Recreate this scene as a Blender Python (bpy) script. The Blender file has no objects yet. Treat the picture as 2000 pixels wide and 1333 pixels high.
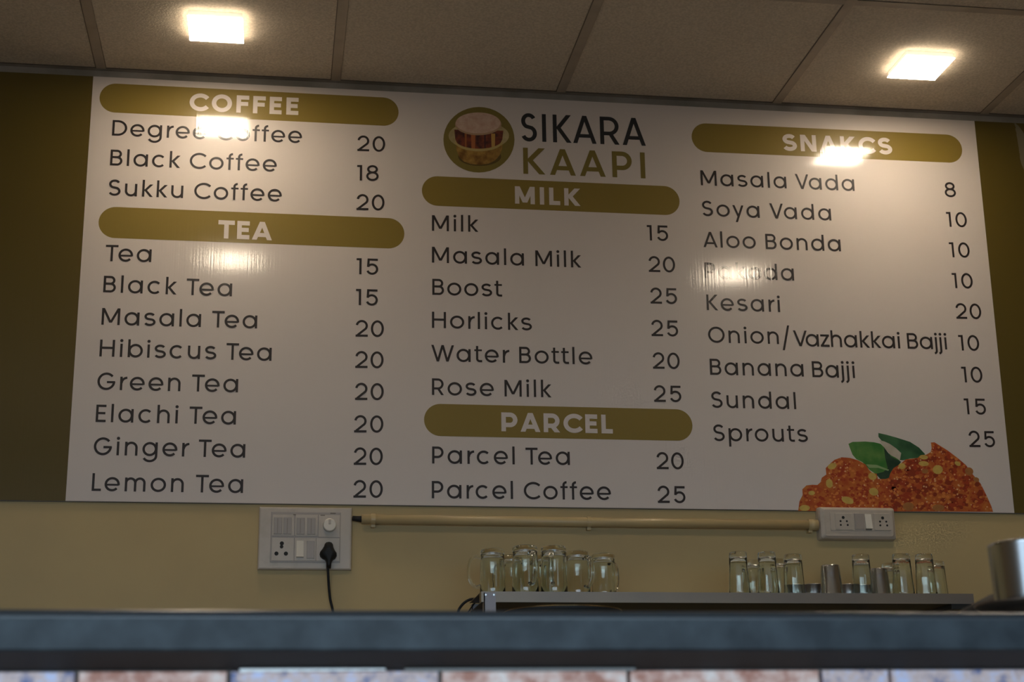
import bpy, math, random
from mathutils import Vector, Matrix
random.seed(7)
sc = bpy.context.scene
PI = math.pi

# ------------------------------------------------------------------ camera
cam_data = bpy.data.cameras.new('camera')
cam = bpy.data.objects.new('camera', cam_data)
sc.collection.objects.link(cam)
sc.camera = cam
cam_data.sensor_width = 36.0
cam_data.lens = 3080.7 * 36.0 / 2000.0
cam_data.clip_start = 0.02
cam.matrix_world = Matrix(((0.98911, -0.02781, -0.14455, 1.0098),
                           (-0.1466, -0.27481, -0.95026, -3.8269),
                           (-0.0133, 0.9611, -0.27589, 0.9434),
                           (0, 0, 0, 1)))
cam_data.dof.use_dof = True
cam_data.dof.focus_distance = 3.85
cam_data.dof.aperture_fstop = 7.5

# ------------------------------------------------------------------ view, world, daylight
sc.view_settings.view_transform = 'Standard'
sc.view_settings.look = 'None'
sc.view_settings.gamma = 1.0
sc.view_settings.use_curve_mapping = False
sc.view_settings.exposure = 0.0
world = bpy.data.worlds.new('world')
sc.world = world
world.use_nodes = True
bg = world.node_tree.nodes['Background']
bg.inputs[0].default_value = (0.62, 0.78, 1.0, 1)
bg.inputs[1].default_value = 1.0

LAMP = 54.0          # radiance of the opal lamp panels
LAMP_COL = (1.0, 0.83, 0.62, 1)
DAY = 330.0           # daylight through the open shop front
day = bpy.data.lights.new('shopfront_daylight', 'AREA')
day.shape = 'RECTANGLE'
day.size = 5.0
day.size_y = 3.4
day.energy = DAY
day.color = (0.62, 0.83, 1.0)
day_ob = bpy.data.objects.new('shopfront_daylight', day)
sc.collection.objects.link(day_ob)
day_ob.location = (0.6, -7.5, 2.9)
day_ob.rotation_euler = (PI / 2, 0, 0)   # shines towards +Y, bright street sky seen under the lintel of the open front

side = bpy.data.lights.new('corner_daylight', 'AREA')
side.shape = 'RECTANGLE'; side.size = 3.4; side.size_y = 2.6
side.energy = 95.0
side.color = (0.62, 0.83, 1.0)
side_ob = bpy.data.objects.new('corner_daylight', side)
sc.collection.objects.link(side_ob)
side_ob.location = (-4.6, -4.4, 2.5)
side_ob.rotation_euler = (PI / 2, 0, -PI / 2)   # shines towards +X through the open corner

# ------------------------------------------------------------------ materials
def mat(name, col, rough=0.5, metal=0.0, coat=0.0, coat_rough=0.1, spec=0.5,
        noise=None, bump=None, emit=None, trans=0.0, ior=1.5):
    """noise = (scale, colour2, lo, hi[, stretch]); bump = (scale, strength, distance[, stretch])"""
    m = bpy.data.materials.new(name)
    m.use_nodes = True
    nt = m.node_tree
    b = nt.nodes['Principled BSDF']
    c = (*col, 1)
    b.inputs['Base Color'].default_value = c
    b.inputs['Roughness'].default_value = rough
    b.inputs['Metallic'].default_value = metal
    b.inputs['Coat Weight'].default_value = coat
    b.inputs['Coat Roughness'].default_value = coat_rough
    b.inputs['Specular IOR Level'].default_value = spec
    b.inputs['Transmission Weight'].default_value = trans
    b.inputs['IOR'].default_value = ior
    tc = nt.nodes.new('ShaderNodeTexCoord')
    def src(stretch):
        if not stretch:
            return tc.outputs['Object']
        mp = nt.nodes.new('ShaderNodeMapping')
        mp.inputs['Scale'].default_value = stretch
        nt.links.new(tc.outputs['Object'], mp.inputs['Vector'])
        return mp.outputs['Vector']
    if noise:
        n = nt.nodes.new('ShaderNodeTexNoise')
        n.inputs['Scale'].default_value = noise[0]
        n.inputs['Detail'].default_value = 5
        nt.links.new(src(noise[4] if len(noise) > 4 else None), n.inputs['Vector'])
        r = nt.nodes.new('ShaderNodeValToRGB')
        r.color_ramp.elements[0].position = noise[2]
        r.color_ramp.elements[0].color = c
        r.color_ramp.elements[1].position = noise[3]
        r.color_ramp.elements[1].color = (*noise[1], 1)
        nt.links.new(n.outputs['Fac'], r.inputs['Fac'])
        nt.links.new(r.outputs['Color'], b.inputs['Base Color'])
    if bump:
        n = nt.nodes.new('ShaderNodeTexNoise')
        n.inputs['Scale'].default_value = bump[0]
        n.inputs['Detail'].default_value = 4
        nt.links.new(src(bump[3] if len(bump) > 3 else None), n.inputs['Vector'])
        bp = nt.nodes.new('ShaderNodeBump')
        bp.inputs['Strength'].default_value = bump[1]
        bp.inputs['Distance'].default_value = bump[2]
        nt.links.new(n.outputs['Fac'], bp.inputs['Height'])
        nt.links.new(bp.outputs['Normal'], b.inputs['Normal'])
        nt.links.new(bp.outputs['Normal'], b.inputs['Coat Normal'])
    if emit:
        b.inputs['Emission Color'].default_value = (*emit[0][:3], 1)
        b.inputs['Emission Strength'].default_value = emit[1]
    return m

def vinyl(name, col, rough=0.42):
    """laminated print on fluted board: the flutes ripple the gloss in fine vertical lines"""
    m = mat(name, col, rough=rough, coat=1.0, coat_rough=0.092, spec=0.25,
            bump=(1.0, 0.42, 0.0005, (190.0, 1.0, 1.2)))
    return m

M = {}
M['wall'] = mat('yellow_cream_paint', (0.50, 0.37, 0.165), 0.6, noise=(3.0, (0.44, 0.325, 0.15), 0.35, 0.7), bump=(60, 0.15, 0.001))
M['side'] = mat('cream_side_paint', (0.46, 0.34, 0.20), 0.7)
M['floor'] = mat('beige_floor_stone', (0.48, 0.36, 0.25), 0.4, noise=(8, (0.42, 0.31, 0.21), 0.4, 0.6))
M['grout'] = mat('grey_grout', (0.16, 0.15, 0.14), 0.9)
M['ctile'] = mat('mineral_ceiling_tile', (0.70, 0.61, 0.49), 0.9, noise=(160, (0.55, 0.475, 0.375), 0.35, 0.65), bump=(230, 0.9, 0.0014, (1, 1.6, 1)))
M['tbar'] = mat('dusty_ceiling_bar', (0.42, 0.35, 0.27), 0.55, noise=(14, (0.35, 0.29, 0.22), 0.4, 0.7))
M['trim'] = mat('grimy_wall_angle', (0.20, 0.18, 0.15), 0.6, noise=(6, (0.32, 0.29, 0.26), 0.4, 0.65))
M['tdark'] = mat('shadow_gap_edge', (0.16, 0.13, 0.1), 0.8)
M['opal'] = mat('opal_lamp_diffuser', (0.9, 0.88, 0.84), 0.5, emit=(LAMP_COL, LAMP))
M['lampbody'] = mat('bloom_glow_housing', (0.75, 0.73, 0.7), 0.5, emit=((1.0, .80, .55), 0.8))  # added glow on the housing sides, standing in for lens bloom
M['white'] = vinyl('white_printed_vinyl', (0.65, 0.58, 0.535))
M['olive'] = vinyl('olive_gold_printed_vinyl', (0.235, 0.165, 0.030))
M['oliveside'] = vinyl('deep_olive_printed_vinyl', (0.10, 0.070, 0.011))
M['ink'] = vinyl('black_printed_ink', (0.028, 0.022, 0.022))
M['navyink'] = vinyl('near_black_printed_ink', (0.018, 0.02, 0.024))
M['oliveink'] = vinyl('olive_printed_ink', (0.20, 0.15, 0.03))
M['edge'] = mat('painted_shadow_line', (0.10, 0.09, 0.07), 0.7)
M['plastic'] = mat('white_switch_plastic', (0.50, 0.43, 0.35), 0.3, noise=(25, (0.43, 0.365, 0.285), 0.5, 0.75))
M['plastic2'] = mat('grey_white_switch_plastic', (0.36, 0.31, 0.265), 0.32)
M['plasticb'] = mat('bright_white_rocker', (0.72, 0.66, 0.56), 0.25)
M['hole'] = mat('dark_socket_hole', (0.01, 0.008, 0.007), 0.7)
M['black'] = mat('black_rubber', (0.010, 0.010, 0.010), 0.55, spec=0.3)
M['pipe'] = mat('painted_conduit', (0.52, 0.39, 0.19), 0.35, noise=(9, (0.46, 0.35, 0.18), 0.4, 0.7))
M['steel'] = mat('brushed_steel', (0.50, 0.48, 0.45), 0.33, metal=1.0, bump=(1.0, 0.1, 0.001, (300, 300, 4)))
M['steelm'] = mat('polished_steel', (0.55, 0.56, 0.57), 0.2, metal=1.0)
M['shelf'] = mat('dull_shelf_steel', (0.24, 0.20, 0.165), 0.42, metal=0.55, noise=(4, (0.30, 0.24, 0.18), 0.4, 0.7, (1, 1, 1)))
M['leg'] = mat('pale_painted_angle_steel', (0.33, 0.31, 0.33), 0.5, metal=0.3)
M['under'] = mat('near_black_steel', (0.012, 0.011, 0.009), 0.7)  # shade under the shelf put into a near-black colour
M['glass'] = mat('greenish_glass', (0.93, 0.97, 0.93), 0.02, trans=1.0, ior=1.45)
M['granite'] = mat('blue_black_granite', (0.018, 0.027, 0.035), 0.42, spec=0.22, noise=(26, (0.045, 0.062, 0.076), 0.40, 0.75), bump=(40, 0.1, 0.0008))
M['granite_under'] = mat('shade_dark_granite', (0.012, 0.011, 0.012), 0.6)  # colour darkened for the shade on the down-facing chamfer
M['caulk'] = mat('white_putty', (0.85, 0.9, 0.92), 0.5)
M['putty'] = mat('grey_putty', (0.22, 0.23, 0.23), 0.8)

def stone(name, c1, c2, c3):
    m = mat(name, c1, 0.5, bump=(45, 0.5, 0.002))
    nt = m.node_tree
    b = nt.nodes['Principled BSDF']
    tc = nt.nodes.new('ShaderNodeTexCoord')
    n = nt.nodes.new('ShaderNodeTexNoise')
    n.inputs['Scale'].default_value = 48
    n.inputs['Detail'].default_value = 8
    n.inputs['Roughness'].default_value = 0.62
    oi = nt.nodes.new('ShaderNodeObjectInfo')
    sc3 = nt.nodes.new('ShaderNodeVectorMath'); sc3.operation = 'SCALE'; sc3.inputs[0].default_value = (37, 11, 23)
    nt.links.new(oi.outputs['Random'], sc3.inputs['Scale'])
    ad = nt.nodes.new('ShaderNodeVectorMath'); ad.operation = 'ADD'
    nt.links.new(tc.outputs['Object'], ad.inputs[0]); nt.links.new(sc3.outputs['Vector'], ad.inputs[1])
    nt.links.new(ad.outputs['Vector'], n.inputs['Vector'])
    r = nt.nodes.new('ShaderNodeValToRGB')
    r.color_ramp.elements[0].position = 0.36
    r.color_ramp.elements[0].color = (*c1, 1)
    r.color_ramp.elements[1].position = 0.64
    r.color_ramp.elements[1].color = (*c3, 1)
    e = r.color_ramp.elements.new(0.5)
    e.color = (*c2, 1)
    nt.links.new(n.outputs['Fac'], r.inputs['Fac'])
    nt.links.new(r.outputs['Color'], b.inputs['Base Color'])
    return m
M['stone_pink'] = stone('pink_mottled_stone', (0.42, 0.18, 0.125), (0.69, 0.45, 0.385), (0.84, 0.73, 0.69))
M['stone_blue'] = stone('blue_mottled_stone', (0.12, 0.16, 0.34), (0.64, 0.49, 0.46), (0.56, 0.62, 0.88))

# ------------------------------------------------------------------ mesh helpers
class MB:
    def __init__(s):
        s.v = []; s.f = []; s.smooth = []
    def face(s, pts, smooth=False):
        i = len(s.v); s.v += [tuple(p) for p in pts]
        s.f.append(tuple(range(i, i + len(pts)))); s.smooth.append(smooth)
    def box(s, x0, x1, y0, y1, z0, z1, bev=0.0):
        if bev <= 0:
            i = len(s.v)
            s.v += [(x0, y0, z0), (x1, y0, z0), (x1, y1, z0), (x0, y1, z0), (x0, y0, z1), (x1, y0, z1), (x1, y1, z1), (x0, y1, z1)]
            for q in ((3, 2, 1, 0), (4, 5, 6, 7), (0, 1, 5, 4), (1, 2, 6, 5), (2, 3, 7, 6), (3, 0, 4, 7)):
                s.f.append(tuple(i + k for k in q)); s.smooth.append(False)
            return
        # bevel the edges of the face that looks to -Y (front) and the four side edges
        b = bev
        rings = []
        for y, ins in ((y1, 0), (y0 + b, 0), (y0 + b * .3, b * .3), (y0, b)):
            rings.append([(x0 + ins, y, z0 + ins), (x1 - ins, y, z0 + ins), (x1 - ins, y, z1 - ins), (x0 + ins, y, z1 - ins)])
        s.loft(rings, cap0=True, cap1=True)
    def loft(s, rings, cap0=False, cap1=False, smooth=False, closed=True):
        i = len(s.v); n = len(rings[0])
        for r in rings:
            s.v += [tuple(p) for p in r]
        for a in range(len(rings) - 1):
            for k in range(n if closed else n - 1):
                k2 = (k + 1) % n
                s.f.append((i + a * n + k, i + a * n + k2, i + (a + 1) * n + k2, i + (a + 1) * n + k)); s.smooth.append(smooth)
        if cap0:
            s.f.append(tuple(i + k for k in reversed(range(n)))); s.smooth.append(False)
        if cap1:
            b = i + (len(rings) - 1) * n
            s.f.append(tuple(b + k for k in range(n))); s.smooth.append(False)
    def lathe(s, prof, n=32, c=(0, 0, 0), cap0=False, cap1=False):
        rings = []
        for r, z in prof:
            rings.append([(c[0] + r * math.cos(2 * PI * k / n), c[1] + r * math.sin(2 * PI * k / n), c[2] + z) for k in range(n)])
        s.loft(rings, cap0, cap1, True)
    def tube(s, pts, r, n=10, cap=True):
        pts = [Vector(p) for p in pts]
        rings = []; up = None
        for i, p in enumerate(pts):
            t = (pts[min(i + 1, len(pts) - 1)] - pts[max(i - 1, 0)]).normalized()
            if up is None:
                up = t.orthogonal().normalized()
            up = (up - t * up.dot(t)).normalized()
            w = t.cross(up)
            rr = r[i] if isinstance(r, (list, tuple)) else r
            rings.append([p + (up * math.cos(2 * PI * k / n) + w * math.sin(2 * PI * k / n)) * rr for k in range(n)])
        s.loft(rings, cap, cap, True)
    def build(s, name, m, parent=None, loc=(0, 0, 0)):
        me = bpy.data.meshes.new(name)
        me.from_pydata(s.v, [], s.f)
        me.polygons.foreach_set('use_smooth', s.smooth)
        me.materials.append(m)
        me.update()
        o = bpy.data.objects.new(name, me)
        sc.collection.objects.link(o)
        o.location = loc
        if parent:
            o.parent = parent
        return o

def empty(name, loc, label=None, cat=None, group=None, kind=None):
    o = bpy.data.objects.new(name, None)
    o.empty_display_size = 0.05
    sc.collection.objects.link(o)
    o.location = loc
    return tag(o, label, cat, group, kind)
def tag(o, label=None, cat=None, group=None, kind=None):
    if label: o['label'] = label
    if cat: o['category'] = cat
    if group: o['group'] = group
    if kind: o['kind'] = kind
    return o
def copy_tree(o, parent=None):
    c = o.copy(); sc.collection.objects.link(c)
    if parent: c.parent = parent
    for ch in list(o.children):
        copy_tree(ch, c)
    return c
def outward(o):
    import bmesh
    bm = bmesh.new(); bm.from_mesh(o.data)
    bmesh.ops.remove_doubles(bm, verts=bm.verts, dist=1e-6)
    bmesh.ops.recalc_face_normals(bm, faces=bm.faces)
    bm.to_mesh(o.data); bm.free()
    return o
def catmull(pts, n=8):
    out = []
    P = [Vector(p) for p in pts]
    P = [P[0] * 2 - P[1]] + P + [P[-1] * 2 - P[-2]]
    for i in range(1, len(P) - 2):
        for k in range(n):
            t = k / n
            a, b, c, d = P[i - 1], P[i], P[i + 1], P[i + 2]
            out.append(0.5 * ((2 * b) + (c - a) * t + (2 * a - 5 * b + 4 * c - d) * t * t + (3 * b - 3 * c + d - a) * t ** 3))
    out.append(P[-2])
    return out

# ------------------------------------------------------------------ the room
CZ = 2.75
XL, XR, YF = -1.268, 4.732, -4.4
def struct(name, box, m, label):
    b = MB(); b.box(*box)
    return tag(b.build(name, m), label, 'room', kind='structure')
struct('floor', (XL - 4.5, XR, -9.0, 0.1, -0.1, 0), M['floor'], 'beige stone floor of the shop')
tag(bpy.data.objects['floor'], cat='floor')
wb = struct('wall_back', (XL - .1, XR + .1, 0.0055, 0.12, 0, CZ + .1), M['wall'], 'yellow cream painted wall below and behind the menu board')
struct('wall_left', (XL - .1, XL, -2.75, 0.0055, 0, CZ + .1), M['side'], 'cream painted side wall left of the counter')
struct('wall_corner', (XL - .1, XL, YF, -2.75, 2.05, CZ + .1), M['side'], 'cream wall above the open street corner, left of the camera')
bpy.data.objects['wall_corner']['category'] = 'wall'
struct('wall_right', (XR, XR + .1, YF, 0.0055, 0, CZ + .1), M['side'], 'cream painted side wall right of the counter')
b = MB()   # the street front: wide opening, unseen lintel set low to block daylight from board
b.box(3.2, XR + .1, YF - .1, YF, 0, CZ + .1)
b.box(XL - .1, 3.2, YF - .1, YF, 1.68, CZ + .1)
tag(b.build('wall_front', M['side']), 'cream wall around the open shop front, behind the camera, lintel lowered to block daylight', 'wall', kind='structure')
for n in ('wall_back', 'wall_left', 'wall_right'):
    bpy.data.objects[n]['category'] = 'wall'

# ceiling: slab above a grid of T bars with mineral tiles laid in it
ceil = MB(); ceil.box(XL - .1, XR + .1, YF - .1, .12, CZ + .04, CZ + .1)
ceiling = ceil.build('ceiling', M['ctile']); tag(ceiling, 'suspended ceiling of cream mineral tiles in a metal grid', 'ceiling', kind='structure')
bw = 0.012
ROWS = [0.0, -0.587, -1.187, -1.787]
far = MB(); far.box(XL, XR, YF, ROWS[-1] - bw, CZ + .003, CZ + .02)
far.build('ceiling_panel', M['ctile'], ceiling)
bar_x = [XL + .6 * i + 0.0 for i in range(11)]      # .532 is one of them
tile_mesh = {}
for r in range(3):
    y1 = ROWS[r] - (0.013 if r == 0 else bw); y0 = ROWS[r + 1] + bw
    for i in range(10):
        x0 = bar_x[i] + bw; x1 = bar_x[i + 1] - bw
        key = (r == 0)
        if key not in tile_mesh:
            t = MB()
            w, d = x1 - x0 + .004, y1 - y0 + .004
            e = .0015
            t.box(-.002, w - .002, -.002, d - .002, .003 + e, .016)
            # softly broken lower edge
            t.loft([[(-.002, -.002, .003 + e), (w - .002, -.002, .003 + e), (w - .002, d - .002, .003 + e), (-.002, d - .002, .003 + e)],
                    [(.001, .001, .002), (w - .005, .001, .002), (w - .005, d - .005, .002), (.001, d - .005, .002)]], cap1=True)
            o = t.build('ceiling_tile', M['ctile'], ceiling)
            outward(o)
            tile_mesh[key] = o.data
        else:
            o = bpy.data.objects.new('ceiling_tile', tile_mesh[key]); sc.collection.objects.link(o); o.parent = ceiling
        o.location = (x0, y0, CZ)
for i, x in enumerate(bar_x):
    t = MB(); t.box(-bw, bw, ROWS[-1], -.0125, -.0005, .0006); t.box(-.0015, .0015, ROWS[-1], -.0125, .0006, .03)
    o = t.build('ceiling_bar', M['tbar'], ceiling); o.location = (x, 0, CZ)
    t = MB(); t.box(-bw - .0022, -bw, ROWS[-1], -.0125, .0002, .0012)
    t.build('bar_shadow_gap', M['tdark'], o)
for r in (1, 2, 3):
    for i in range(10):
        t = MB(); t.box(bar_x[0] + bw, bar_x[1] - bw, -bw, bw, -.0004, .0006)
        if r == 1 and i == 0: cm = None
        o = t.build('cross_bar', M['tbar'], ceiling); o.location = (.6 * i, ROWS[r], CZ)
t = MB(); t.box(XL, XR, -.0125, 0.0, CZ - .001, CZ + .0005)
t.box(XL, XR, -.0125, -.0115, CZ - .0005, CZ + .012)
t.box(XL, XR, 0.0005, .0055, CZ - .02, CZ + .01)
tr = t.build('trim_1', M['trim']); tag(tr, 'dusty metal wall angle between ceiling tiles and menu board', 'trim', kind='structure')
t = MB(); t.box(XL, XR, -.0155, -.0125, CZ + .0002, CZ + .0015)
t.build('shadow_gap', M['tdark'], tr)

# ------------------------------------------------------------------ ceiling lamps
def lamp(x, y, label, group):
    L = empty('ceiling_light', (x, y, CZ), label, 'light', group)
    h = .0655
    def ring(k, z): return [(-k, -k, z), (k, -k, z), (k, k, z), (-k, k, z)]
    body = MB(); body.loft([ring(h - .003, .001), ring(h - .001, -.0135)], cap0=True, cap1=True)
    outward(body.build('housing', M['lampbody'], L))
    d = MB(); d.loft([ring(h, -.0135), ring(h, -.0148), ring(h - .0008, -.0153)], cap0=True, cap1=True)
    outward(d.build('diffuser', M['opal'], L))
lamp(0.8315, -0.292, 'square glowing ceiling light near the left end of the menu board', None)
lamp(2.627, -0.296, 'square glowing ceiling light near the right end of the menu board', None)
lamp(0.832, -1.435, 'square ceiling light of the second row, seen only reflected below TEA', None)
lamp(2.620, -1.41, 'square ceiling light of the second row, seen only reflected beside Pakoda', None)

# ------------------------------------------------------------------ stroke lettering (geometric sans)
def arc(cx, cy, rx, ry, a0, a1, n=22):
    return [(cx + rx * math.cos(math.radians(a0 + (a1 - a0) * k / n)), cy + ry * math.sin(math.radians(a0 + (a1 - a0) * k / n))) for k in range(n + 1)]
class G:
    """one glyph: strokes (polylines of width w) and polygons, in cap heights"""
    def __init__(s, W, w): s.W = W; s.w = w; s.q = []
    def line(s, pts, closed=False, w=None):
        w = w or s.w
        P = [Vector(p) for p in pts]; n = len(P)
        L = []; R = []
        for i in range(n):
            if closed:
                a, c = P[(i - 1) % n], P[(i + 1) % n]
            else:
                a, c = P[max(i - 1, 0)], P[min(i + 1, n - 1)]
            d1 = (P[i] - a); d2 = (c - P[i])
            d1 = d1.normalized() if d1.length > 1e-9 else d2.normalized()
            d2 = d2.normalized() if d2.length > 1e-9 else d1
            n1 = Vector((-d1.y, d1.x)); n2 = Vector((-d2.y, d2.x))
            m = (n1 + n2)
            m = m.normalized() if m.length > 1e-6 else n1
            k = (w / 2) / max(0.35, m.dot(n1))
            L.append(P[i] + m * k); R.append(P[i] - m * k)
        quads = []
        for i in range(n if closed else n - 1):
            j = (i + 1) % n
            quads.append([L[i], R[i], R[j], L[j]])
        s.q.append(quads)
        return s
    def poly(s, pts): s.q.append([[Vector(p) for p in pts]]); return s
    def diag(s, x0, y0, x1, y1, w=None):
        """diagonal between centre points, cut off horizontally"""
        w = w or s.w
        k = w / 2 * math.sqrt(1 + ((x1 - x0) / (y1 - y0)) ** 2)
        return s.poly([(x0 - k, y0), (x0 + k, y0), (x1 + k, y1), (x1 - k, y1)])
    def dot(s, cx, cy, r): return s.poly([(cx + r * math.cos(k * PI / 8), cy + r * math.sin(k * PI / 8)) for k in range(16)])

XH = 0.785; ASC = 1.06; DSC = -0.33
WID = dict(A=.90, B=.69, C=.94, D=.86, E=.55, G=.99, H=.83, K=.72, L=.50, M=1.05, O=1.03, P=.66, R=.70, S=.70, T=.71, V=.88, W=1.34, F=.55, N=.84, I=0,
           a=.81, b=.81, c=.75, d=.81, e=.80, f=.43, g=.81, h=.68, i=0, j=.28, k=.60, l=0, m=1.13, n=.68, o=.82, p=.81, r=.38, s=.61, t=.46, u=.68, y=.72, z=.56)
WID.update({'0': .76, '1': .30, '2': .71, '5': .72, '8': .75, '/': .50})
for c_ in 'aobdgecp': WID[c_] *= 1.03
WID.update(s=.66, k=.63, M=1.02, B=.70, h=.70, n=.70, u=.70)
BOLD = dict(A=1.04, C=.95, E=.64, F=.66, I=0, K=.90, L=.60, M=1.08, N=.92, O=1.06, P=.84, R=.86, S=.84, T=.84)
SB = {}
for c in 'BDEFHIKLMNPRbhiklmnprujg': SB[c] = [.12, .09]
for c in 'HIMNadgijlmnhqu': SB.setdefault(c, [.12, .12]); SB[c][1] = .12
for c in 'CGOQacdegoqs0582': SB.setdefault(c, [.07, .07]); SB[c][0] = .07
for c in 'CeocsbpoDOS0582': SB.setdefault(c, [.07, .07]); SB[c][1] = .07
for c in 'TVWYAyKkrftz/12SF': SB.setdefault(c, [.04, .03])
SB['T'] = [.03, .0]; SB['V'] = [.02, .0]; SB['L'][1] = .03; SB['r'] = [.12, .02]; SB['k'] = [.12, .03]; SB['A'] = [.02, .02]; SB['W'] = [.02, .02]
SB['y'] = [.02, .02]; SB['K'] = [.12, .03]; SB['F'] = [.12, .03]; SB['S'] = [.07, .07]; SB['1'] = [.04, .13]; SB['j'] = [-.05, .12]; SB['i'] = [.12, .12]; SB['l'] = [.12, .12]

def sshape(g, W, H, w, ov=.01):
    h = w / 2
    r = W / 2 - h
    ru = (H + ov * 2 - w) * .245; rl = (H + 2 * ov - w) * .255
    cu = H + ov - h - ru; cl = -ov + h + rl
    cx = W / 2
    ra = r * .92
    pts = arc(cx, cu, ra, ru, 28, 190, 16)
    pts += [Vector(p) for p in []]
    up = arc(cx, cu, ra, ru, 190, 245, 6)[1:]
    lo = arc(cx, cl, r, rl, 62, 10, 6)
    pts = pts + up + lo + arc(cx, cl, r, rl, 6, -155, 16)
    g.line(pts)

def glyph(c, w=.112, bold=False, W=None):
    if W is None:
        W = (BOLD if bold else WID)[c]
    if W == 0: W = w
    g = G(W, w); h = w / 2; H = 1.0; x = XH; ov = .012
    if c == 'I': g.line([(h, 0), (h, H)])
    elif c == 'l': g.line([(h, 0), (h, ASC)])
    elif c == 'i': g.line([(h, 0), (h, x)]); g.dot(h, x + .185, w * .68)
    elif c == 'j':
        R = .17; g.line([(W - h, x), (W - h, DSC + R + h)] + arc(W - h - R, DSC + R + h, R, R, 0, -80, 8)[1:]); g.dot(W - h, x + .185, w * .68)
    elif c == 'L': g.line([(h, H), (h, h), (W, h)]); g.line([(h, h), (h, 0)]); g.poly([(0, 0), (w, 0), (w, w), (0, w)])
    elif c in 'EF':
        g.line([(h, 0), (h, H)])
        k = W if c == 'E' else W
        g.line([(w, H - h), (k, H - h)]); g.line([(w, .515), (k * .93, .515)], w=w * .97)
        if c == 'E': g.line([(w, h), (W, h)])
    elif c == 'T': g.line([(0, H - h), (W, H - h)]); g.line([(W / 2, 0), (W / 2, H - w)])
    elif c == 'H': g.line([(h, 0), (h, H)]); g.line([(W - h, 0), (W - h, H)]); g.line([(w, .52), (W - w, .52)])
    elif c == 'N': g.line([(h, 0), (h, H)]); g.line([(W - h, 0), (W - h, H)]); g.diag(W - w * .62, 0, w * .62, H)
    elif c == 'M':
        g.line([(h, 0), (h, H)]); g.line([(W - h, 0), (W - h, H)])
        y0 = .14 if not bold else .08
        g.diag(W / 2, y0, w * .58, H); g.diag(W / 2, y0, W - w * .58, H)
    elif c in 'VA':
        k = h * 1.1
        if c == 'V': g.diag(W / 2, 0, k, H); g.diag(W / 2, 0, W - k, H)
        else:
            g.diag(k, 0, W / 2, H); g.diag(W - k, 0, W / 2, H)
            yb = .27; e = (W / 2 - k) * yb + h * .6
            g.line([(k + e * .9, yb), (W - k - e * .9, yb)], w=w * .95)
    elif c == 'W':
        k = h * 1.05; q = W * .29
        g.diag(q, 0, k, H); g.diag(q, 0, W / 2, H); g.diag(W - q, 0, W / 2, H); g.diag(W - q, 0, W - k, H)
    elif c in 'Kk':
        A = H if c == 'K' else ASC
        top = H if c == 'K' else x
        g.line([(h, 0), (h, A)])
        my = .50 if c == 'K' else .385
        g.diag(w * 1.15, my - .01, W - w * .75, top); 
        g.diag(W - w * .70, 0, w * 1.30, my + .05)
    elif c in 'OQ0':
        cx = W / 2; g.line(arc(cx, H / 2, cx - h, H / 2 + ov - h, 0, 360, 40)[:-1], True)
    elif c == 'C':
        a = 42 if not bold else 36
        rx = (W - h) / (1 + math.cos(math.radians(a)) + .04); cx = rx + h
        g.line(arc(cx, H / 2, rx, H / 2 + ov - h, a, 360 - a, 36))
    elif c == 'G':
        cx = W / 2 + .0; rx = cx - h
        g.line(arc(cx, H / 2, rx, H / 2 + ov - h, 40, 360, 40)[:-1] + [(W - h, H / 2 - .02)]); g.line([(W * .53, H / 2 - .045), (W - h * .2, H / 2 - .045)], w=w * .95)
    elif c == 'D':
        rx = min(W - h - w, H / 2 - h + .04); cx = W - h - rx
        g.line([(w * .5, h), (cx, h)] + arc(cx, H / 2, rx, H / 2 - h, -90, 90, 24)[1:] + [(w * .5, H - h)]); g.line([(h, 0), (h, H)])
    elif c in 'PR':
        r = (H - (.455 if c == 'P' else .46)) / 2
        lo = H - h - 2 * (r - 0) + 0.0
        rr = (H - h - lo) / 2
        cx = W - h - rr - (.0 if c == 'P' else .02)
        g.line([(h, H - h), (cx, H - h)] + arc(cx, H - h - rr, rr, rr, 90, -90, 18)[1:] + [(h, lo)]); g.line([(h, 0), (h, H)])
        if c == 'R': g.diag(W - w * .62, 0, W * .52, lo)
    elif c == 'B':
        r2 = (.54) / 2 - h / 2 - .0; lo = .53
        ru = (H - h - lo) / 2; rl = (lo - h) / 2
        cu = W - h - ru - .045; cl = W - h - rl
        g.line([(h, H - h), (cu, H - h)] + arc(cu, lo + ru, ru, ru, 90, -90, 16)[1:] + [(h, lo)])
        g.line([(h, lo), (cl, lo)] + arc(cl, h + rl, rl, rl, 90, -90, 16)[1:] + [(h, h)]); g.line([(h, 0), (h, H)])
    elif c == 'S': sshape(g, W, H, w)
    elif c == 's': sshape(g, W, x, w)
    elif c in 'adgqbpo':
        r = (x + 2 * ov) / 2 - h; cx = W / 2 if c == 'o' else (W - r - h if c in 'bp' else r + h)
        rx = W / 2 - h if c == 'o' else r + .0
        if c != 'o': rx = min(r, (W - w) / 2 + .01); cx = rx + h if c in 'adgq' else W - rx - h
        g.line(arc(cx, x / 2, rx, r, 0, 360, 36)[:-1], True)
        if c == 'a': g.line([(W - h, 0), (W - h, x)])
        if c == 'd': g.line([(W - h, 0), (W - h, ASC)])
        if c == 'b': g.line([(h, 0), (h, ASC)])
        if c == 'p': g.line([(h, DSC), (h, x)])
        if c == 'g':
            g.line([(W - h, x), (W - h, .02)] + arc(W / 2 + .0, .0, W / 2 - h, abs(DSC) - h + .03, 0, -155, 20)[1:])
    elif c == 'c':
        r = (x + 2 * ov) / 2 - h; g.line(arc(r + h, x / 2, r, r, 44, 316, 30))
    elif c == 'e':
        r = (x + 2 * ov) / 2 - h; rx = W / 2 - h
        g.line([(w * .8, x / 2 - .03), (W - h * .9, x / 2 - .03)], w=w * .82)
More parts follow.
